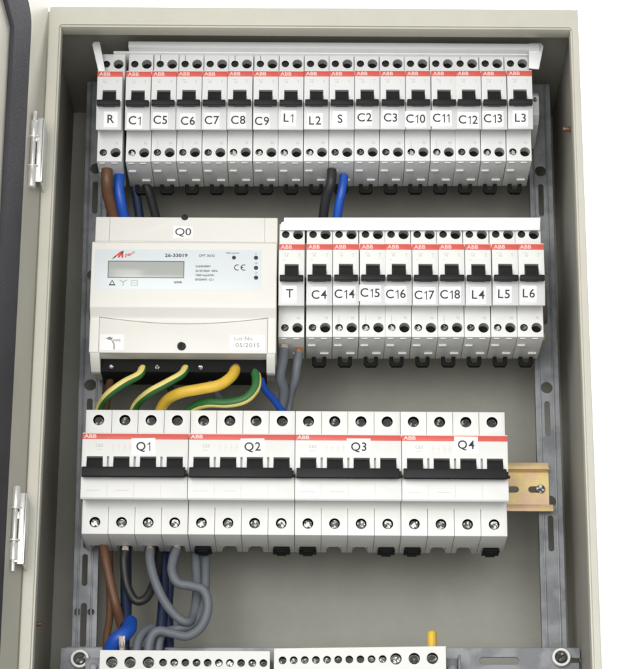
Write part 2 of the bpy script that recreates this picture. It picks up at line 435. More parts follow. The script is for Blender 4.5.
def slim_clip():
    pts = [(-4.9, 1.5), (-4.9, -3.3), (-3.4, -5.6), (3.4, -5.6), (4.9, -3.3), (4.9, 1.5), (2.3, 1.5), (2.3, -1.6), (1.4, -2.9), (-1.4, -2.9), (-2.3, -1.6), (-2.3, 1.5)]
    return prism_y([(x+0.2, z-61.5) for x, z in pts], 58, 62, 0.3)

proto_org = (0, 62, -60.3)
class Holder: pass
SM = {}
def local_mesh(name, bm, mats):
    if isinstance(bm, list): bm = join(bm)
    return to_mesh(name, bm, proto_org, mats)
for key, plastic in (('grey', 'plastic_grey'), ('white', 'plastic')): SM['body_'+key] = local_mesh('body', slim_body(), [M[plastic], M['clip'], M['ring_hole'], M['window']])
SM['toggle'] = local_mesh('toggle', slim_toggle(), M['black'])
SM['clip'] = local_mesh('mounting_clip', slim_clip(), M['clip'])
SM['stripe'] = local_mesh('brand_stripe', bx(-8.66, 8.66, -0.12, 0.6, -4.1, 0.0, 0.05), M['red'])
SM['brand'] = local_mesh('lettering', text_bm('ABB', 3.7, -3.6, -2.15, -0.2, 1.15, 0.05), M['redwhite'])
SM['mark'] = local_mesh('print', [text_bm('16', 2.6, -3.6, -8.2, -0.06), bx(-5.6, -1.6, -0.07, 0.2, -6.6, -6.4, 0), bx(4.2, 6.0, -0.07, 0.2, -6.9, -6.7, 0),
                                  bx(5.0, 5.3, -0.07, 0.2, -9.2, -6.9, 0), bx(-5.8, -4.4, -0.07, 0.2, -11.4, -11.2, 0)], M['faint'])
SM['mark2'] = local_mesh('print', [text_bm('10', 2.4, -3.2, -8.4, -0.06), bx(-5.6, -2.0, -0.07, 0.2, -6.5, -6.3, 0), bx(3.6, 6.2, -0.07, 0.2, -6.7, -6.5, 0),
                                   bx(4.6, 4.9, -0.07, 0.2, -9.4, -6.7, 0)], M['faint'])
SM['n'] = local_mesh('print', [text_bm('N', 3.2, 4.8, -46.6, 17.93, 0.85)], M['faint'])
SM['n2'] = local_mesh('print', [text_bm('N', 3.2, 4.8, -46.6, 17.93, 0.85), bx(-4.6, -4.35, 17.9, 18.2, -50.6, -44.6, 0)], M['faint'])
SM['stroke'] = local_mesh('print', [bx(-4.55, -4.2, 17.9, 18.2, 17.5, 22.0, 0)], M['ink'])
for k in range(4):
    a = 0.35 + 0.7*k
    SM['s_up%d' % k] = local_mesh('terminal_screw', screw_head(-4.4, 14.6, 19.6, 2.5, a), M['screwdark'])
    SM['s_lo%d' % k] = local_mesh('terminal_screw', screw_head(-4.4, -53.6, 19.3, 2.2, a, g=1.5), M['screw'])
    SM['s_ld%d' % k] = local_mesh('terminal_screw', screw_head(-4.4, -53.6, 19.4, 2.5, a), M['screwdark'])
SM['p_up'] = local_mesh('terminal_opening', join([cyl_y(4.1, 14.6, 3.5, 24.6, 25.9, 22)]), M['clip'])  # black disc closing the large bore
SM['p_lo'] = local_mesh('terminal_opening', join([cyl_y(4.1, -53.6, 3.5, 24.6, 25.9, 22)]), M['clip'])

def kid(name, me, parent):
    o = bpy.data.objects.new(name, me); COL.objects.link(o); o.parent = parent; return o

def sticker(mark, dx, dz, w, h, rot, parent, org, slant=True, tsize=8.4, xs=0.98, y=None):
    """Printed paper label, its middle at (dx, dz) from the stripe's upper edge."""
    tl = SLANT if slant else 0.0
    yy = (face_y(dz) if slant else 0.0) if y is None else y
    cx, cz = dx, dz
    pb = bx(-w/2, w/2, -0.10, 0.10, -h/2, h/2, 0.03, 1)
    pb.transform(Matrix.Rotation(-rot, 4, 'Y'))
    pb = tilted(pb, cx, yy-0.10, cz, tl)
    tb = label_bm(mark, tsize, 0, 0, -0.22, xs, 0.11, rot=rot)
    tb = tilted(tb, cx, yy-0.10, cz, tl)
    s = bpy.data.objects.new('sticker', to_mesh('sticker', pb, org, M['paper'])); COL.objects.link(s); s.parent = parent
    l = bpy.data.objects.new('lettering', to_mesh('lettering', tb, org, M['ink'])); COL.objects.link(l); l.parent = s

def slim(x0, pitch, z, mark, where, group, kind, lab, screwlo, clip=True, neutral='n', tall=False):
    root = bpy.data.objects.new('circuit_breaker', None); COL.objects.link(root)
    root.empty_display_size = 0.01
    xc = x0 + pitch/2
    root.location = wpos((xc, 62, z-60.3)); root.scale = (pitch/17.70, 1, 1)
    root.rotation_euler = (rnd.uniform(-0.004, 0.004), rnd.uniform(-0.0025, 0.0025), rnd.uniform(-0.004, 0.004))
    root['label'] = 'slim two-terminal breaker with the sticker %s, %s' % (mark, where)
    root['category'] = 'circuit breaker'; root['group'] = group
    kid('body', SM['body_'+kind], root); kid('toggle', SM['toggle'], root)
    st = kid('brand_stripe', SM['stripe'], root); kid('lettering', SM['brand'], st)
    kid('print', SM[rnd.choice(('mark', 'mark2'))], root); kid('print', SM[neutral], root)
    if tall: kid('print', SM['stroke'], root)
    kid('terminal_screw', SM['s_up%d' % rnd.randrange(4)], root)
    kid('terminal_screw', SM[('s_lo%d' if screwlo else 's_ld%d') % rnd.randrange(4)], root)
    kid('terminal_opening', SM['p_up'], root); kid('terminal_opening', SM['p_lo'], root)
    if clip: kid('mounting_clip', SM['clip'], root)
    tx, tz = lab
    w = 9.6 if len(mark) < 2 else (10.6 if len(mark) < 3 else 14.6)
    sticker(mark, (tx-xc)*17.7/pitch, tz-z, w, 11.4, rnd.uniform(-0.03, 0.03), root, proto_org)
    return root

ROW1 = [
 #mark, label centre, lower screw bright, neutral mark, tall stroke
 ('R',   (-138.0, 710.9), 0, 'n', 0), ('C1',  (-121.1, 710.2), 1, 'n', 0),  ('C5',  (-103.6, 710.5), 0, 'n2', 1), ('C6',  (-84.5, 709.9), 0, 'n2', 1),
 ('C7',  (-67.9, 710.6), 0, 'n', 0), ('C8',  (-49.7, 710.7), 1, 'n', 1), ('C9',  (-33.6, 710.2), 1, 'n', 1), ('L1',  (-15.0, 712.7), 1, 'n', 0),
 ('L2',  (3.2, 710.7), 1, 'n', 0), ('S',   (20.5, 712.2), 0, 'n', 0), ('C2',  (37.5, 713.1), 0, 'n', 0), ('C3',  (55.4, 713.2), 0, 'n', 0),
 ('C10', (72.9, 712.5), 1, 'n2', 0), ('C11', (90.3, 713.3), 1, 'n2', 0), ('C12', (109.4, 712.1), 0, 'n', 1), ('C13', (126.4, 713.3), 1, 'n', 0), ('L3',  (145.1, 713.6), 1, 'n', 0)]
for i, (mk, lab, lo, nn, tall) in enumerate(ROW1):
    if i == 0: x0, p = -148.3, 17.75
    else: p = (154.1 + 128.1)/16; x0 = -128.1 + (i-1)*p
    z = 747.0 + (x0 + 148)/302*2.6
    wh = 'first of the top row' if i == 0 else ('last of the top row, at its right end' if i == 16 else 'in the top row between %s and %s' % (ROW1[i-1][0], ROW1[i+1][0]))
    slim(x0, p, z, mk, wh, 'slim breakers of the top row', 'grey', lab, lo, clip=(i != 0), neutral=nn, tall=tall)
ROW2 = [
 ('T',   (-13.2, 582.6), 0, 'n', 0), ('C4',  (6.8, 581.8), 0, 'n', 0), ('C14', (23.9, 582.4), 1, 'n2', 1), ('C15', (40.7, 583.3), 1, 'n2', 0),
 ('C16', (58.4, 582.6), 1, 'n2', 0), ('C17', (77.6, 582.2), 1, 'n', 0), ('C18', (95.0, 582.6), 0, 'n2', 0), ('L4',  (113.8, 582.7), 0, 'n', 1),
 ('L5',  (130.7, 583.2), 1, 'n', 0), ('L6',  (147.6, 583.8), 0, 'n', 0)]
for i, (mk, lab, lo, nn, tall) in enumerate(ROW2):
    if i == 0: x0, p = -20.8, 17.75
    else: p = (158.8 + 2.0)/9; x0 = -2.0 + (i-1)*p
    z = 618.1 + (x0 + 20)/180*1.4
    wh = 'beside the meter with grey cables below' if i == 0 else ('last of the middle row, at its right end' if i == 9 else 'in the middle row between %s and %s' % (ROW2[i-1][0], ROW2[i+1][0]))
    slim(x0, p, z, mk, wh, 'slim breakers of the middle row', 'white', lab, lo, clip=(i != 0), neutral=nn, tall=tall)

# end stop beside L3
es = thing('end_stop', 'small grey plastic end stop to the right of breaker L3', 'end stop', (157, 62, 715))
part('clamp', [prism_x([(28, 746), (22, 741), (23, 727), (30, 722), (62, 718), (62, 749)], 155.0, 160.8, 0.9)], M['translucent'], es)
part('screw', slot_head(158.0, 738.0, 21.4, 1.6, 0.6), M['screw'], es)

# ------------------------------------------------------------------ white cover strips over the two rows
cv = thing('cover_strip', 'long white plastic cover strip over the top row, with cheeks at both ends', 'cover strip', (0, 30, 768), 'white strips over the breaker rows')
ZC = 769.6
strip = [prism_x([(8, ZC+4.6), (6.9, ZC+4.4), (6.9, ZC), (40, ZC+0.8), (40, ZC+2.0), (8.6, ZC+1.3)], -128, 160.5, 0.2),
         prism_x([(14.5, ZC-0.6), (40, ZC-0.4), (40, ZC+0.9), (14.5, ZC+0.6)], -139, 155, 0.2)]
part('strip', strip, M['cover'], cv)
part('cheek', prism_y([(153.0, 756.4), (160.0, 755.7), (163.7, 773.7), (162.0, 776.0), (153.5, 775.9)], 9.5, 11.1, 0.4), M['cover'], cv)
part('cheek', prism_y([(-148.5, 751.3), (-143.6, 751.3), (-147.8, 771.6), (-148.6, 775.1), (-152.5, 775.0), (-153.8, 773.1)], 9.5, 11.5, 0.4), M['cover'], cv)
c2 = thing('cover_strip', 'plain white plastic cover strip over the middle row of breakers', 'cover strip', (70, 20, 634), 'white strips over the breaker rows')
part('strip', [prism_y([(-20.2, 634.8), (158.0, 635.9), (158.6, 645.2), (-17.6, 644.0), (-17.6, 641.2), (-19.6, 640.2)], 14.6, 16.2, 0.35),
               prism_x([(16.1, 642.4), (58, 642.6), (58, 644.0), (16.1, 643.9)], -17.4, 158.2, 0.1)], M['cover'], c2)

# ------------------------------------------------------------------ four-pole breakers
def four_body():
    prof = [(62, 22.4), (18, 22.4), (18, 3.0), (16, 1.0), (0, 0.6), (0, -43.6), (1.2, -44.8), (18, -38.4), (18, -63.4), (62, -63.4)]
    b = prism_x(prof, -34.85, 34.85, 0.45)
    cuts = []
    for k in range(4):
        xc = -26.25 + 17.5*k
        cuts.append(bx(xc-5.35, xc+5.35, -3, 6.5, -30, -15.6, 0))
        cuts += [cyl_y(xc, 15.2, 3.75, 14, 24, 26), cyl_y(xc, -55.4, 3.6, 14, 22, 26)]
        cuts.append(prism_y([(xc-6.2, -66), (xc-4.6, -60.8), (xc-2.2, -58.8), (xc+2.2, -58.8), (xc+4.6, -60.8), (xc+6.2, -66)], 47, 64))
        if k < 3:
            xb = xc + 8.75
            cuts += [bx(xb-0.16, xb+0.16, 17.2, 23, 3.6, 25, 0), bx(xb-0.16, xb+0.16, 17.2, 64, -66, -45, 0), bx(xb-0.10, xb+0.10, -0.5, 0.35, -44, -33.5, 0),
                     bx(xb-0.75, xb+0.75, -2, 4.5, -30, -15.6, 0)]
    b = boolean(b, cuts)
    for k in range(4): bore_faces(b, [(-26.25+17.5*k, 15.2, 3.75, 18), (-26.25+17.5*k, -55.4, 3.6, 18)], 1)  # bore walls black
    return b
def four_toggle():
    o = []
    for k in range(4):
        xc = -26.25 + 17.5*k
        o.append(prism_x([(4, -16.2), (1.0, -16.6), (-5.0, -24.6), (-5.4, -28), (4, -29.9)], xc-5.0, xc+5.0, 0.25))
    o.append(prism_x([(-0.4, -22.8), (-6.4, -24.8), (-7.1, -25.6), (-7.1, -31.0), (-6.2, -31.8), (-0.3, -29.8)], -34.0, 33.2, 0.25))
    o.append(prism_x([(-1.0, -25.6), (-6.0, -26.4), (-6.0, -29.6), (-1.0, -29.0)], 33.0, 34.4, 0.25))
    o.append(cyl_x(-3.2, -29.2, 1.1, 33.1, 35.6, 12, 0.2))
    return o
FO = (0, 62, -63.4)
FM = {}
def fmesh(name, bm, mats):
    if isinstance(bm, list): bm = join(bm)
    return to_mesh(name, bm, FO, mats)
FM['body'] = fmesh('body', four_body(), [M['plastic'], M['clip']]); FM['toggle'] = fmesh('toggle', four_toggle(), M['black'])
FM['stripe'] = fmesh('brand_stripe', bx(-34.8, 34.8, -0.12, 0.6, -3.9, -0.1, 0.05), M['red'])
FM['brand'] = fmesh('lettering', text_bm('ABB', 3.4, -29.6, -2.0, -0.2, 1.3, 0.10), M['redwhite'])
FM['mark'] = fmesh('print', [text_bm('C63', 3.0, -23.5, -8.2, -0.06), bx(-25.5, -21.8, -0.07, 0.2, -11.2, -11.0, 0)], M['faint'])
FM['mark2'] = fmesh('print', sum([[bx(x, x+0.25, -0.07, 0.2, -11.5, -6.5, 0), bx(x-0.7, x+0.9, -0.07, 0.2, -9.0, -8.8, 0)] for x in (-14.5, -10.8, -7.0, -3.4)], []), M['faintred'])
FM['mark3'] = fmesh('print', [bx(-31, -22, -0.07, 0.2, -39.0, -38.8, 0), bx(-12, -3, -0.07, 0.2, -39.0, -38.8, 0)], M['faint'])
for k in range(4):
    xc = -26.25 + 17.5*k
    FM['clip%d' % k] = fmesh('mounting_clip', [prism_y([(xc-5.9, -65.2), (xc-4.2, -60.9), (xc-1.9, -59.2), (xc+1.9, -59.2), (xc+4.2, -60.9), (xc+5.9, -65.2)], 49, 61.8, 0.3),
                                               bx(xc-3.2, xc+3.2, 50, 61, -66.4, -64.8, 0.3)], M['clip'])
    for v in range(3):
        FM['u%d%d' % (k, v)] = fmesh('terminal_screw', screw_head(xc, 15.2, 20.6, 3.0, 0.3+0.8*v), M['screwdark'])
        FM['l%d%d' % (k, v)] = fmesh('terminal_screw', screw_head(xc, -55.4, 19.8, 2.7, 0.2+0.6*v, g=1.7), M['screw'])
QS = [('Q1', -148.8, (-108.4, 474.0), 'leftmost of its row, cables below'), ('Q2', -78.75, (-36.7, 474.2), 'under the striped cables'),
      ('Q3', -8.7, (33.1, 474.6), 'between Q2 and Q4'), ('Q4', 61.3, (103.7, 476.4), 'beside the bare yellow rail end')]
for q, (mk, x0, lab, wh) in enumerate(QS):
    xc, z = x0+35.0, 483.0
    root = bpy.data.objects.new('four_pole_breaker', None); COL.objects.link(root); root.empty_display_size = 0.01
    root.location = wpos((xc, 62, z-63.4))
    root['label'] = 'four-pole breaker with sticker %s, %s' % (mk, wh); root['category'] = 'circuit breaker'; root['group'] = 'four-pole breakers of the bottom row'
    kid('body', FM['body'], root); kid('toggle', FM['toggle'], root)
    st = kid('brand_stripe', FM['stripe'], root); kid('lettering', FM['brand'], st)
    for n in ('mark', 'mark2', 'mark3'): kid('print', FM[n], root)
    for k in range(4):
        kid('terminal_screw', FM['u%d%d' % (k, rnd.randrange(3))], root); kid('terminal_screw', FM['l%d%d' % (k, rnd.randrange(3))], root)
        if mk != 'Q1' and k in (0, 3): kid('mounting_clip', FM['clip%d' % k], root)
    sticker(mk, lab[0]-xc, lab[1]-z, 15.6, 11.8, rnd.uniform(-0.02, 0.03), root, FO, slant=False, tsize=8.2, xs=0.98)

# ------------------------------------------------------------------ energy meter
mt = thing('energy_meter', 'wide white electricity meter with grey display, sticker Q0, above the green and yellow cables', 'meter', (-84.6, 62, 531.5))
x0, x1 = -147.2, -22.0
nose = prism_x([(62, 645.2), (18, 645.2), (18, 620), (-0.5, 619.2), (-2, 618), (-2, 575), (-1.4, 571.5), (3.0, 567), (4, 565.5), (4, 541.2), (62, 541.2)], x0, x1, 0.7, 3)
def cov(e):
    p = [(-140.6-e, 541), (-140.6-e, 566.0+e)]
    for i in range(1, 12):
        t = i/12; p.append((-140.6 + (113.0)*t, 566.0 + e - 4.6*math.sin(math.pi*t)**0.8 if False else 566.0 + e - 4.4*math.sin(math.pi*t)))
    return p + [(-27.8+e, 566.0+e), (-27.8+e, 541)]
rec = prism_y([(x, z-(3 if z < 542 else 0)) for x, z in cov(0.35)], 3.0, 5.2)
nose = boolean(nose, [rec, cyl_y(-86.0, 645.4, 2.6, 10, 40, 20), prism_y([(x0-1, 627.2), (x1+1, 626.6), (x1+1, 627.0), (x0-1, 627.6)], 17.6, 18.4),
                      bx(-137.6, -137.3, 17.7, 19, 627, 647, 0), bx(-31.0, -30.7, 17.7, 19, 627, 647, 0)])
ck = [(4.4, 541.6), (8, 537.5), (18, 532.0), (23, 532.0), (26, 541.6)]
part('housing', [nose, prism_x(ck, x0+0.8, -140.0, 0.4), prism_x(ck, -28.4, x1-0.6, 0.4)], M['meter'], mt)
part('terminal_cover', prism_y(cov(-0.15), 3.95, 5.1, 0.2), M['meter'], mt)
tb = part('terminal_block', bx(-139.9, -28.5, 17, 44, 532.0, 541.1, 0.3), M['clip'], mt)
for px in (-132.8, -101.8, -72.8):
    part('terminal_screw', slot_head(px, 535.0, 15.6, 1.5, 0.7), M['screw'], tb)
part('cover_screw', slot_head(-85.2, 545.6, 2.6, 2.9, 1.2), M['black'], mt)
part('top_screw', cyl_y(-86.0, 645.0, 2.2, 17.2, 30, 16, 0.3), M['black'], mt)
fp = part('face_panel', bx(-144.8, -32.4, -2.14, -1.0, 584.0, 612.9, 0.05), M['panel'], mt)
dsp = part('display', bx(-135.9, -84.3, -2.30, -1.2, 592.2, 604.6, 0.05), M['lcdrim'], mt)
part('screen', bx(-135.2, -84.9, -2.42, -1.2, 592.8, 603.8, 0.02), M['lcd'], dsp)
Yt = -2.2
tx = lambda s, size, x, z, **k: text_bm(s, size, x, z, Yt, **k)
def ring(x, z, r, w): return plate_mesh(circle(x, z, r, 20), [circle(x, z, r-w, 20)], Yt-0.02, Yt+0.1)
part('lettering', [tx('26-33019', 3.2, -90, 608.6, xs=1.25, weight=0.08), tx('OPT 30/32', 2.4, -69.3, 608.6, xs=1.0, weight=0.02),
                   tx('kWh', 2.3, -88.2, 589.2, weight=0.06, xs=1.1), tx('3x230/400V', 2.1, -76.8, 600.8, align='LEFT', xs=1.0, weight=0.03),
                   tx('3x10(100)A  50Hz', 2.1, -76.8, 597.6, align='LEFT', xs=0.95, weight=0.03), tx('1000 imp/kWh', 2.1, -76.8, 594.4, align='LEFT', xs=1.0, weight=0.03),
                   tx('EN50470  Cl.1', 2.1, -76.8, 591.2, align='LEFT', xs=1.0, weight=0.03), tx('1000 imp/kWh', 1.6, -52, 610.6, xs=0.95),
                   tx('L1', 1.7, -36.1, 610.4), tx('L2', 1.7, -36.0, 603.4), tx('L3', 1.7, -35.9, 596.4)], M['ink'], fp)
part('lettering', [prism_y([(-48.6+2.2*math.cos(a), 600.2+2.2*math.sin(a)) for a in [math.radians(60+24*i) for i in range(11)]] +
                           [(-48.6+1.6*math.cos(a), 600.2+1.6*math.sin(a)) for a in [math.radians(300-24*i) for i in range(11)]], Yt-0.03, Yt+0.1),
                   prism_y([(-44.2+2.2*math.cos(a), 600.2+2.2*math.sin(a)) for a in [math.radians(60+24*i) for i in range(11)]] +
                           [(-44.2+1.6*math.cos(a), 600.2+1.6*math.sin(a)) for a in [math.radians(300-24*i) for i in range(11)]], Yt-0.03, Yt+0.1),
                   bx(-46.2, -44.6, Yt-0.03, Yt+0.1, 599.9, 600.5, 0)], M['ink'], fp)
tri = lambda x, z, r: [(x-r, z-r*0.8), (x+r, z-r*0.8), (x, z+r)]
part('symbol', plate_mesh(tri(-132.6, 588.6, 2.3), [tri(-132.6, 588.6, 1.3)], Yt-0.02, Yt+0.1), M['ink'], fp)
part('symbol', [prism_y([(-125.6, 586.6), (-124.9, 586.6), (-124.9, 589), (-125.6, 589)], Yt-0.03, Yt+0.1),
                prism_y([(-125.5, 588.8), (-125.0, 589.3), (-127.4, 591), (-128, 590.6)], Yt-0.04, Yt+0.1), prism_y([(-125.0, 588.8), (-125.5, 589.3), (-123.1, 591), (-122.5, 590.6)], Yt-0.05, Yt+0.1)], M['faint'], fp)
part('symbol', [plate_mesh([(-120, 586.6), (-115.4, 586.6), (-115.4, 590.6), (-120, 590.6)], [[(-119.6, 587), (-115.8, 587), (-115.8, 590.2), (-119.6, 590.2)]], Yt-0.02, Yt+0.1),
                bx(-119.4, -116, Yt-0.02, Yt+0.1, 588.4, 588.7, 0)], M['faint'], fp)
for px, pz, r in ((-36.1, 607.3, 1.45), (-36.0, 600.0, 1.45), (-35.9, 592.9, 1.45), (-51.0, 607.3, 1.35)):
    part('indicator', cyl_y(px, pz, r, -2.6, -1.5, 18, 0.2), M['ink'], fp)
# the maker's small slanting red mark: an A with a swept tail, short rising letters after it
def sw(pts, dy): return prism_y(pts, Yt-dy, Yt+0.1)
part('logo', [sw([(-132.2, 607.4), (-130.9, 607.2), (-126.4, 611.2), (-127.4, 611.6)], 0.04), sw([(-129.6, 607.0), (-128.3, 606.8), (-126.2, 610.6), (-127.2, 611.4)], 0.05),
              sw([(-127.4, 611.4), (-126.0, 611.6), (-125.6, 606.9), (-126.9, 606.6)], 0.06), sw([(-130.2, 608.3), (-125.6, 608.8), (-125.6, 609.4), (-129.4, 609.0)], 0.07),
              text_bm('per', 3.9, -122.4, 609.2, Yt-0.02, 0.95, 0.07, shear=0.35, rot=0.17)], M['logo'], fp)
part('logo', [sw([(-133.4, 606.0), (-132.0, 606.3), (-130.4, 607.7), (-131.2, 607.9)], 0.08), sw([(-127.6, 610.0), (-126.2, 611.9), (-125.4, 611.5), (-126.4, 609.6)], 0.09)], M['ink'], fp)
part('logo', text_bm('o', 3.4, -119.2, 610.9, Yt-0.02, 0.9, 0.05, shear=0.35, rot=0.17), M['midink'], fp)
sk = part('sticker', bx(-139.9, -123.8, 3.76, 3.99, 542.6, 554.0, 0.03), M['paper'], mt)
part('mark', [prism_y([(-136.2, 550.9), (-133.4, 552.2), (-131.2, 551.2), (-132.4, 549.8), (-134.0, 550.0)], 3.68, 3.8)], M['midink'], sk)
part('mark', [prism_y([(-132.4, 549.8), (-131.4, 549.7), (-129.8, 547.0), (-129.7, 543.2), (-130.8, 543.2), (-130.8, 546.6)], 3.66, 3.8),
              text_bm('osta', 3.0, -128.6, 549.9, 3.67, 1.0, 0.05)], M['sepia'], sk)
sl = part('sticker', bx(-53.0, -29.2, 3.74, 3.99, 543.2, 553.9, 0.03), M['paper'], mt)
part('lettering', [text_bm('Lot No.', 3.6, -43.5, 551.3, 3.68, 1.15), text_bm('05/2015', 4.2, -41.0, 546.6, 3.68, 1.2)], M['midink'], sl)
sq = part('sticker', bx(-93.6, -80.2, 17.76, 17.99, 629.4, 638.4, 0.03), M['paper'], mt)
part('lettering', text_bm('Q0', 7.6, -86.9, 633.9, 17.68, 1.15, 0.03), M['ink'], sq)

# ------------------------------------------------------------------ bottom bracket and terminal bars
br = thing('mounting_bracket', 'grey slotted steel strip across the bottom of the cabinet', 'bracket', (10, 66, 330))
part('strip', [plate_mesh([(-163.5, 322), (181.0, 322), (181.0, 355.2), (-163.5, 353.0)], [slot(127.5, 346.0, 26, 4.6), slot(176.5, 346.6, 9, 3.0), slot(-128, 346, 16, 4.6)], 60.5, 62, 0.3),
               prism_x([(61.0, 352.6), (70, 352.6), (70, 354.0), (61, 354.0)], -160, 178, 0.2)], M['zinc'], br)
for px, pz in ((-150.2, 344.8), (168.2, 347.8)):
    nut = part('fixing_ring', plate_mesh(circle(px, pz, 6.1, 28), [circle(px, pz, 4.3, 24)], 55.5, 60.4, 0.5), M['whitering'], br)
    part('screw', [cyl_y(px, pz, 4.0, 58.6, 60.3, 20)] + slot_head(px, pz, 56.8, 3.2, 0.5), M['screwdark'], nut)
def termbar(xa, xb, za, zb, bigs, smalls, label):
    t = thing('terminal_bar', label, 'terminal block', ((xa+xb)/2, 60, min(za, zb)-26), 'white terminal bars along the bottom')
    zz = lambda x: za + (zb-za)*(x-xa)/(xb-xa)
    zs = lambda x: zz(x) - 8.0
    holes = [circle(x, zs(x), 3.7, 22) for x in bigs] + [circle(x, zs(x), 2.5, 18) for x in smalls]
    hp = plate_mesh([(xa, za-26), (xb, zb-26), (xb, zb), (xa, za)], holes, 35, 41.5, 0.35)
    bore_faces(hp, [(x, zs(x), 3.75, 35.3) for x in bigs] + [(x, zs(x), 2.55, 35.3) for x in smalls], 1)  # bore walls black here too
    part('housing', [hp,
                     extrude_poly([(xa+0.2, 41.4, za-0.2), (xb-0.2, 41.4, zb-0.2), (xb-0.2, 41.4, zb-25.8), (xa+0.2, 41.4, za-25.8)], (0, 18.6, 0), 0.2)], [M['plastic'], M['clip']], t)
    for x in bigs: part('terminal_screw', screw_head(x, zs(x), 37.6, 2.7, rnd.uniform(0, 1.5)), M['screw' if rnd.random() < 0.5 else 'screwdark'], t)
    for x in smalls: part('terminal_screw', slot_head(x, zs(x), 37.4, 1.8, rnd.uniform(0, 3)), M['screw' if rnd.random() < 0.5 else 'screwdark'], t)
    return t
termbar(-135.2, -24.2, 346.0, 346.0, [-127.2, -115.3, -103.3], [-93.8 + 7.27*i for i in range(10)], 'white terminal bar at the bottom left, blue cable behind it')
t2 = termbar(-21.6, 90.7, 347.8, 350.0, [58.0, 70.0, 81.8], [-15.9 + 7.25*i for i in range(10)], 'white terminal bar at the bottom right, with a yellow cable stub')
part('end_bracket', [bx(91.0, 100.5, 52, 54, 330, 345.5, 0.3), bx(99.0, 100.6, 40, 54, 330, 345.5, 0.3), cyl_y(95.5, 338, 3.2, 48, 52, 16, 0.4)], M['zinc'], t2)
part('end_bracket', [bx(-146, -135.6, 52, 54, 330, 344.5, 0.3), cyl_y(-140.5, 338, 2.6, 49, 52, 16, 0.4)], M['zinc'],
     [o for o in COL.objects if o.name == 'terminal_bar'][0])

# ------------------------------------------------------------------ cables
def cable(path, r, mats, label, group, stripe=None, tipm=None, **k):
    org = tuple(path[-1]) if path[-1][2] < path[0][2] else tuple(path[0])
    o = solo('cable', tube(path, r, stripe=stripe, **k), mats, org, label, 'cable', group)
    if group.startswith('cables between') and r > 2.8: sleeve_end(o, path, r)
    if tipm:
        a = Vector(path[0]); d = (Vector(path[1])-a).normalized()
        b = []
        for q in range(5):
            off = Vector((math.cos(q*1.26), math.sin(q*1.26), 0))*r*0.45
            b.append(tube([a - d*3.0 + off*0.8, a + off, a + d*1.2 + off*1.1], r*0.42, n=8, sub=4))
        b.append(tube([a - d*3.0, a, a + d*1.4], r*0.6, n=10, sub=4))
        part('bare_end', b, tipm, o)
    return o
GY = [M['w_green'], M['w_pale']]
M['w_end'] = wire('brown_end', (0.30, 0.19, 0.075))  # brown sleeve over the cable's upper end
def sleeve_end(o, path, r):
    a, b, c = [Vector(p) for p in path[:3]]
    part('cable_end', tube([a.lerp(b, 0.55), b, b.lerp(c, 0.38)], r*1.05, n=16, sub=6), M['w_end'], o)
G1 = 'cables between the meter and the bottom row'
cable([(-111.8, 30, 542.1), (-111.7, 20, 536.1), (-113.9, 15, 529.0), (-123.6, 13, 522.6), (-133.6, 16, 515.8), (-140.0, 30, 512.7), (-142.6, 40, 506.7)], 2.9, GY, 'green and yellow cable from the meter, leftmost of the striped ones', G1, (0.06, 0.48, 0.05))
cable([(-82.7, 30, 542.3), (-82.7, 20, 536.3), (-85.7, 15, 529.2), (-96.1, 13, 522.1), (-106.9, 16, 516.7), (-115.7, 30, 513.5), (-120.2, 40, 506.8)], 2.9, GY, 'green and yellow cable from the meter, second from the left', G1, (0.06, 0.48, 0.05))
cable([(-48.1, 30, 542.5), (-49.0, 20, 535.8), (-52.1, 14, 527.7), (-59.9, 11, 520.9), (-72.6, 11, 518.0), (-86.0, 14, 516.1), (-96.0, 26, 514.4), (-102.6, 40, 507.6)], 3.7, [M['w_yellow'], M['w_pale']], 'thick plain yellow cable curving from the meter to Q1', G1, (0.55, 0.30, 0.05))
cable([(-38.6, 30, 542.6), (-37.3, 22, 536.6), (-35.1, 18, 528.5), (-36.0, 16, 520.0), (-42.5, 16, 512.9), (-53.9, 18, 510.6), (-67.5, 22, 511.9), (-77.9, 30, 510.9), (-87.0, 40, 505.6)], 3.3, GY, 'green cable with yellow stripe looping below the meter to Q2', G1, (0.66, 0.46, 0.0))
cable([(-34.5, 30, 542.6), (-33.0, 28, 534.8), (-30.3, 34, 526.8), (-23.6, 44, 521.6), (-13.3, 58, 511.9)], 2.4, M['w_blue'], 'thin blue cable under the right corner of the meter', G1, tipm=M['copper'])
cable([(-67.1, 30, 542.4), (-67.0, 32, 536.6), (-65.2, 42, 530.7), (-59.3, 54, 523.3)], 2.6, M['w_grey'], 'dull grey cable below the middle of the meter', G1)
cable([(-133.5, 30, 542.0), (-134.1, 32, 535.5), (-136.0, 42, 528.8), (-138.6, 54, 518.5)], 2.6, M['w_brown'], 'dark brown cable below the left end of the meter', G1)
cable([(-99.2, 34, 542.2), (-97.5, 44, 535.5), (-91.0, 56, 526.6)], 2.4, M['w_black'], 'black cable below the meter between the striped ones', G1)
G2 = 'grey cables under breaker T'
cable([(-17.0, 32, 554.3), (-17.6, 32, 546.3), (-19.5, 34, 535.5), (-16.8, 44, 527.4), (-19.5, 58, 514.8)], 3.5, M['w_grey'], 'grey cable under breaker T, the left one', G2, tipm=M['strand'])
cable([(-6.8, 40, 554.3), (-8.1, 40, 544.9), (-9.4, 44, 536.1), (-12.8, 52, 527.3), (-14.7, 60, 514.0)], 3.1, M['w_grey'], 'grey cable under breaker T, the right one', G2, tipm=M['copper'])
G3 = 'cables under the top row'
cable([(-142.1, 32, 688.0), (-141.8, 32, 678.8), (-141.3, 38, 670.8), (-138.8, 46, 662.0), (-136.2, 54, 651.7)], 4.0, M['w_brown'], 'thick brown cable below breaker R', G3)
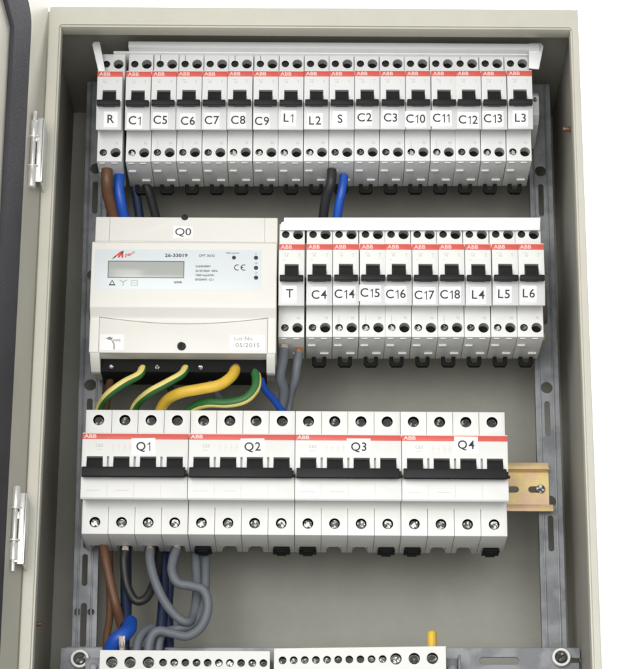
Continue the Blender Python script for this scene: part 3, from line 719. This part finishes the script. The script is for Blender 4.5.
cable([(-133.7, 42, 687.9), (-134.0, 41, 677.5), (-132.5, 44, 667.3), (-129.2, 54, 653.3)], 3.7, M['w_blue'], 'blue cable below breaker R, beside the brown one', G3)
cable([(-125.4, 64, 689.8), (-123.0, 66, 678.3), (-119.6, 66, 658.3)], 3.2, M['w_navy'], 'dark navy cable in the shade above the meter', G3)
cable([(-116.5, 60, 688.2), (-112.6, 60, 676.6), (-106.8, 56, 654.3)], 3.1, M['w_black'], 'black cable slanting down to the meter below C1', G3)
cable([(15.4, 31, 687.0), (14.7, 31, 677.1), (11.3, 38, 668.7), (8.7, 52, 653.4)], 3.4, M['w_black'], 'black cable below breaker S', G3)
cable([(23.9, 40, 686.5), (22.5, 40, 675.8), (20.5, 44, 666.8), (18.5, 54, 652.7)], 3.2, M['w_blue'], 'blue cable below breaker S, right of the black one', G3)
G4 = 'cable bundle below Q1'
cable([(-136.8, 48, 420.8), (-134.2, 46, 407.9), (-130.4, 46, 392.2), (-126.7, 48, 378.5), (-123.1, 58, 366.0), (-120.2, 62, 350.7)], 3.1, M['w_brown'], 'brown cable running down below Q1, leftmost in the bundle', G4)
cable([(-134.4, 66, 428.5), (-131.8, 62, 379.1), (-132.7, 56, 360.7), (-132.2, 50, 341.3)], 2.6, M['w_brown'], 'dim brown cable behind the front brown one', G4)
cable([(-122.0, 48, 416.1), (-122.4, 48, 407.8), (-120.1, 50, 393.3), (-114.4, 50, 383.1), (-107.9, 51, 384.1), (-103.6, 54, 392.4), (-101.0, 60, 406.3), (-99.8, 66, 423.1)], 2.9, M['w_black'], 'black cable bent into a loop below Q1', G4, tipm=M['strand'])
cable([(-123.2, 68, 432.6), (-121.5, 62, 392.9), (-120.7, 58, 374.8), (-120.8, 50, 352.7), (-120.3, 50, 340.0)], 3.8, M['w_navy'], 'navy blue cable hanging straight beside the brown ones', G4)
cable([(-100.2, 70, 429.8), (-96.7, 68, 404.9), (-96.7, 66, 383.7), (-97.8, 62, 359.0), (-98.5, 60, 339.7)], 3.6, M['w_navy'], 'navy cable behind the grey loops, the left of two', G4)
cable([(-92.1, 70, 429.8), (-92.8, 70, 405.4), (-93.6, 70, 384.7), (-92.1, 66, 359.9), (-92.2, 64, 340.6)], 3.4, M['w_navy'], 'navy cable behind the grey loops, the right of two', G4)
cable([(-105.3, 48, 416.2), (-104.9, 45, 409.2), (-101.8, 43, 396.4), (-95.4, 43, 382.2), (-87.3, 45, 372.0), (-79.4, 47, 367.8), (-75.2, 54, 374.8), (-74.0, 62, 393.2), (-75.4, 68, 414.0), (-76.6, 72, 430.4)], 3.1, M['w_grey'], 'grey cable swinging from Q1 down and up again behind', G4, tipm=M['strand'])
cable([(-87.9, 48, 417.0), (-89.6, 45, 409.3), (-89.9, 43, 400.6), (-85.7, 42, 392.9), (-76.4, 42, 390.9), (-68.4, 43, 387.8), (-65.7, 45, 376.8), (-70.0, 45, 364.0), (-79.0, 44, 357.7), (-89.6, 43, 359.4), (-98.1, 42, 360.4), (-103.2, 43, 354.6), (-105.0, 46, 339.3)], 3.1, M['w_grey'], 'grey cable making the widest loop below Q1', G4, tipm=M['strand'])
cable([(-69.2, 72, 434.0), (-68.6, 62, 391.8), (-70.7, 56, 376.7), (-77.0, 52, 366.9), (-86.8, 51, 363.9), (-96.5, 50, 358.9), (-98.6, 50, 340.2)], 2.9, M['w_grey'], 'grey cable inside the widest loop', G4)
cable([(-103.1, 58, 366.1), (-108.0, 53, 362.2), (-111.5, 49, 354.6), (-112.9, 47, 339.4)], 3.1, M['w_grey'], 'short grey bend beside the blue cable end', G4)
bl = cable([(-117.9, 58, 370.1), (-117.7, 49, 363.3), (-121.0, 42, 357.6), (-125.5, 42, 354.2), (-129.0, 47.5, 348.8), (-129.4, 49, 338.4)], 5.0, M['w_blue'], 'thick bright blue cable bent over the left terminal bar', G4)
part('bare_end', [tube([(-121.6, 33, 354.2), (-121.1, 33.5, 348.4), (-121.0, 43, 345.2)], 1.7, n=8, sub=5), tube([(-119.7, 33.5, 355.0), (-119.8, 34.5, 348.6), (-120.0, 43, 345.2)], 1.0, n=8, sub=5)], M['strand'], bl)
cable([(82.1, 47, 340.6), (82.1, 46, 349.7), (82.2, 46, 356.4), (82.2, 46, 363.1)], 3.2, M['w_yellow'], 'short yellow cable stub standing in the right terminal bar', 'loose cable stubs', round_end=True)

# ------------------------------------------------------------------ light
def area(name, loc, target, size, power, col):
    l = bpy.data.lights.new(name, 'AREA'); l.shape = 'RECTANGLE'; l.size, l.size_y = size; l.energy = power; l.color = col
    o = bpy.data.objects.new(name, l); COL.objects.link(o)
    o.location = wpos(loc); d = wpos(target) - o.location
    o.rotation_euler = d.to_track_quat('-Z', 'Y').to_euler(); return o
area('window_light', (-950, -2100, 760), (0, 0, 560), (1.2, 1.4), 25, (1.0, 0.985, 0.955))
area('front_fill', (-40, -2200, 230), (0, 0, 560), (1.7, 1.1), 31, (1.0, 0.99, 0.97))  # added frontal fill to lift the shaded parts, no source seen
area('wall_wash', (0, 260, 2000), (0, 700, 700), (2.2, 0.3), 60, (1, 1, 1))  # added lamp that only whitens the wall behind, no source seen
w = bpy.data.worlds.new('World'); scene.world = w; w.use_nodes = True
bg = w.node_tree.nodes['Background']; bg.inputs['Color'].default_value = (0.97, 0.985, 1.0, 1); bg.inputs['Strength'].default_value = 0.45

# ------------------------------------------------------------------ camera
cam = bpy.data.cameras.new('camera'); co = bpy.data.objects.new('camera', cam); COL.objects.link(co)
pitch, roll = math.radians(20.0), math.radians(0.35)
fwd = Vector((0, math.cos(pitch), math.sin(pitch))); r0 = Vector((1, 0, 0)); u0 = r0.cross(fwd)
rv = r0*math.cos(roll) + u0*math.sin(roll); uv = u0*math.cos(roll) - r0*math.sin(roll)
co.matrix_world = Matrix(((rv.x, uv.x, -fwd.x, 0), (rv.y, uv.y, -fwd.y, -1.520), (rv.z, uv.z, -fwd.z, HEIGHT*MM), (0, 0, 0, 1)))
cam.sensor_fit = 'HORIZONTAL'; cam.sensor_width = 36; cam.lens = 2420/618*36
cam.clip_start = 0.05; cam.clip_end = 50
scene.camera = co
vs = scene.view_settings; vs.view_transform = 'Standard'; vs.look = 'None'; vs.exposure = 0.0; vs.gamma = 1.0
scene.cycles.max_bounces = 8; scene.cycles.filter_width = 1.9
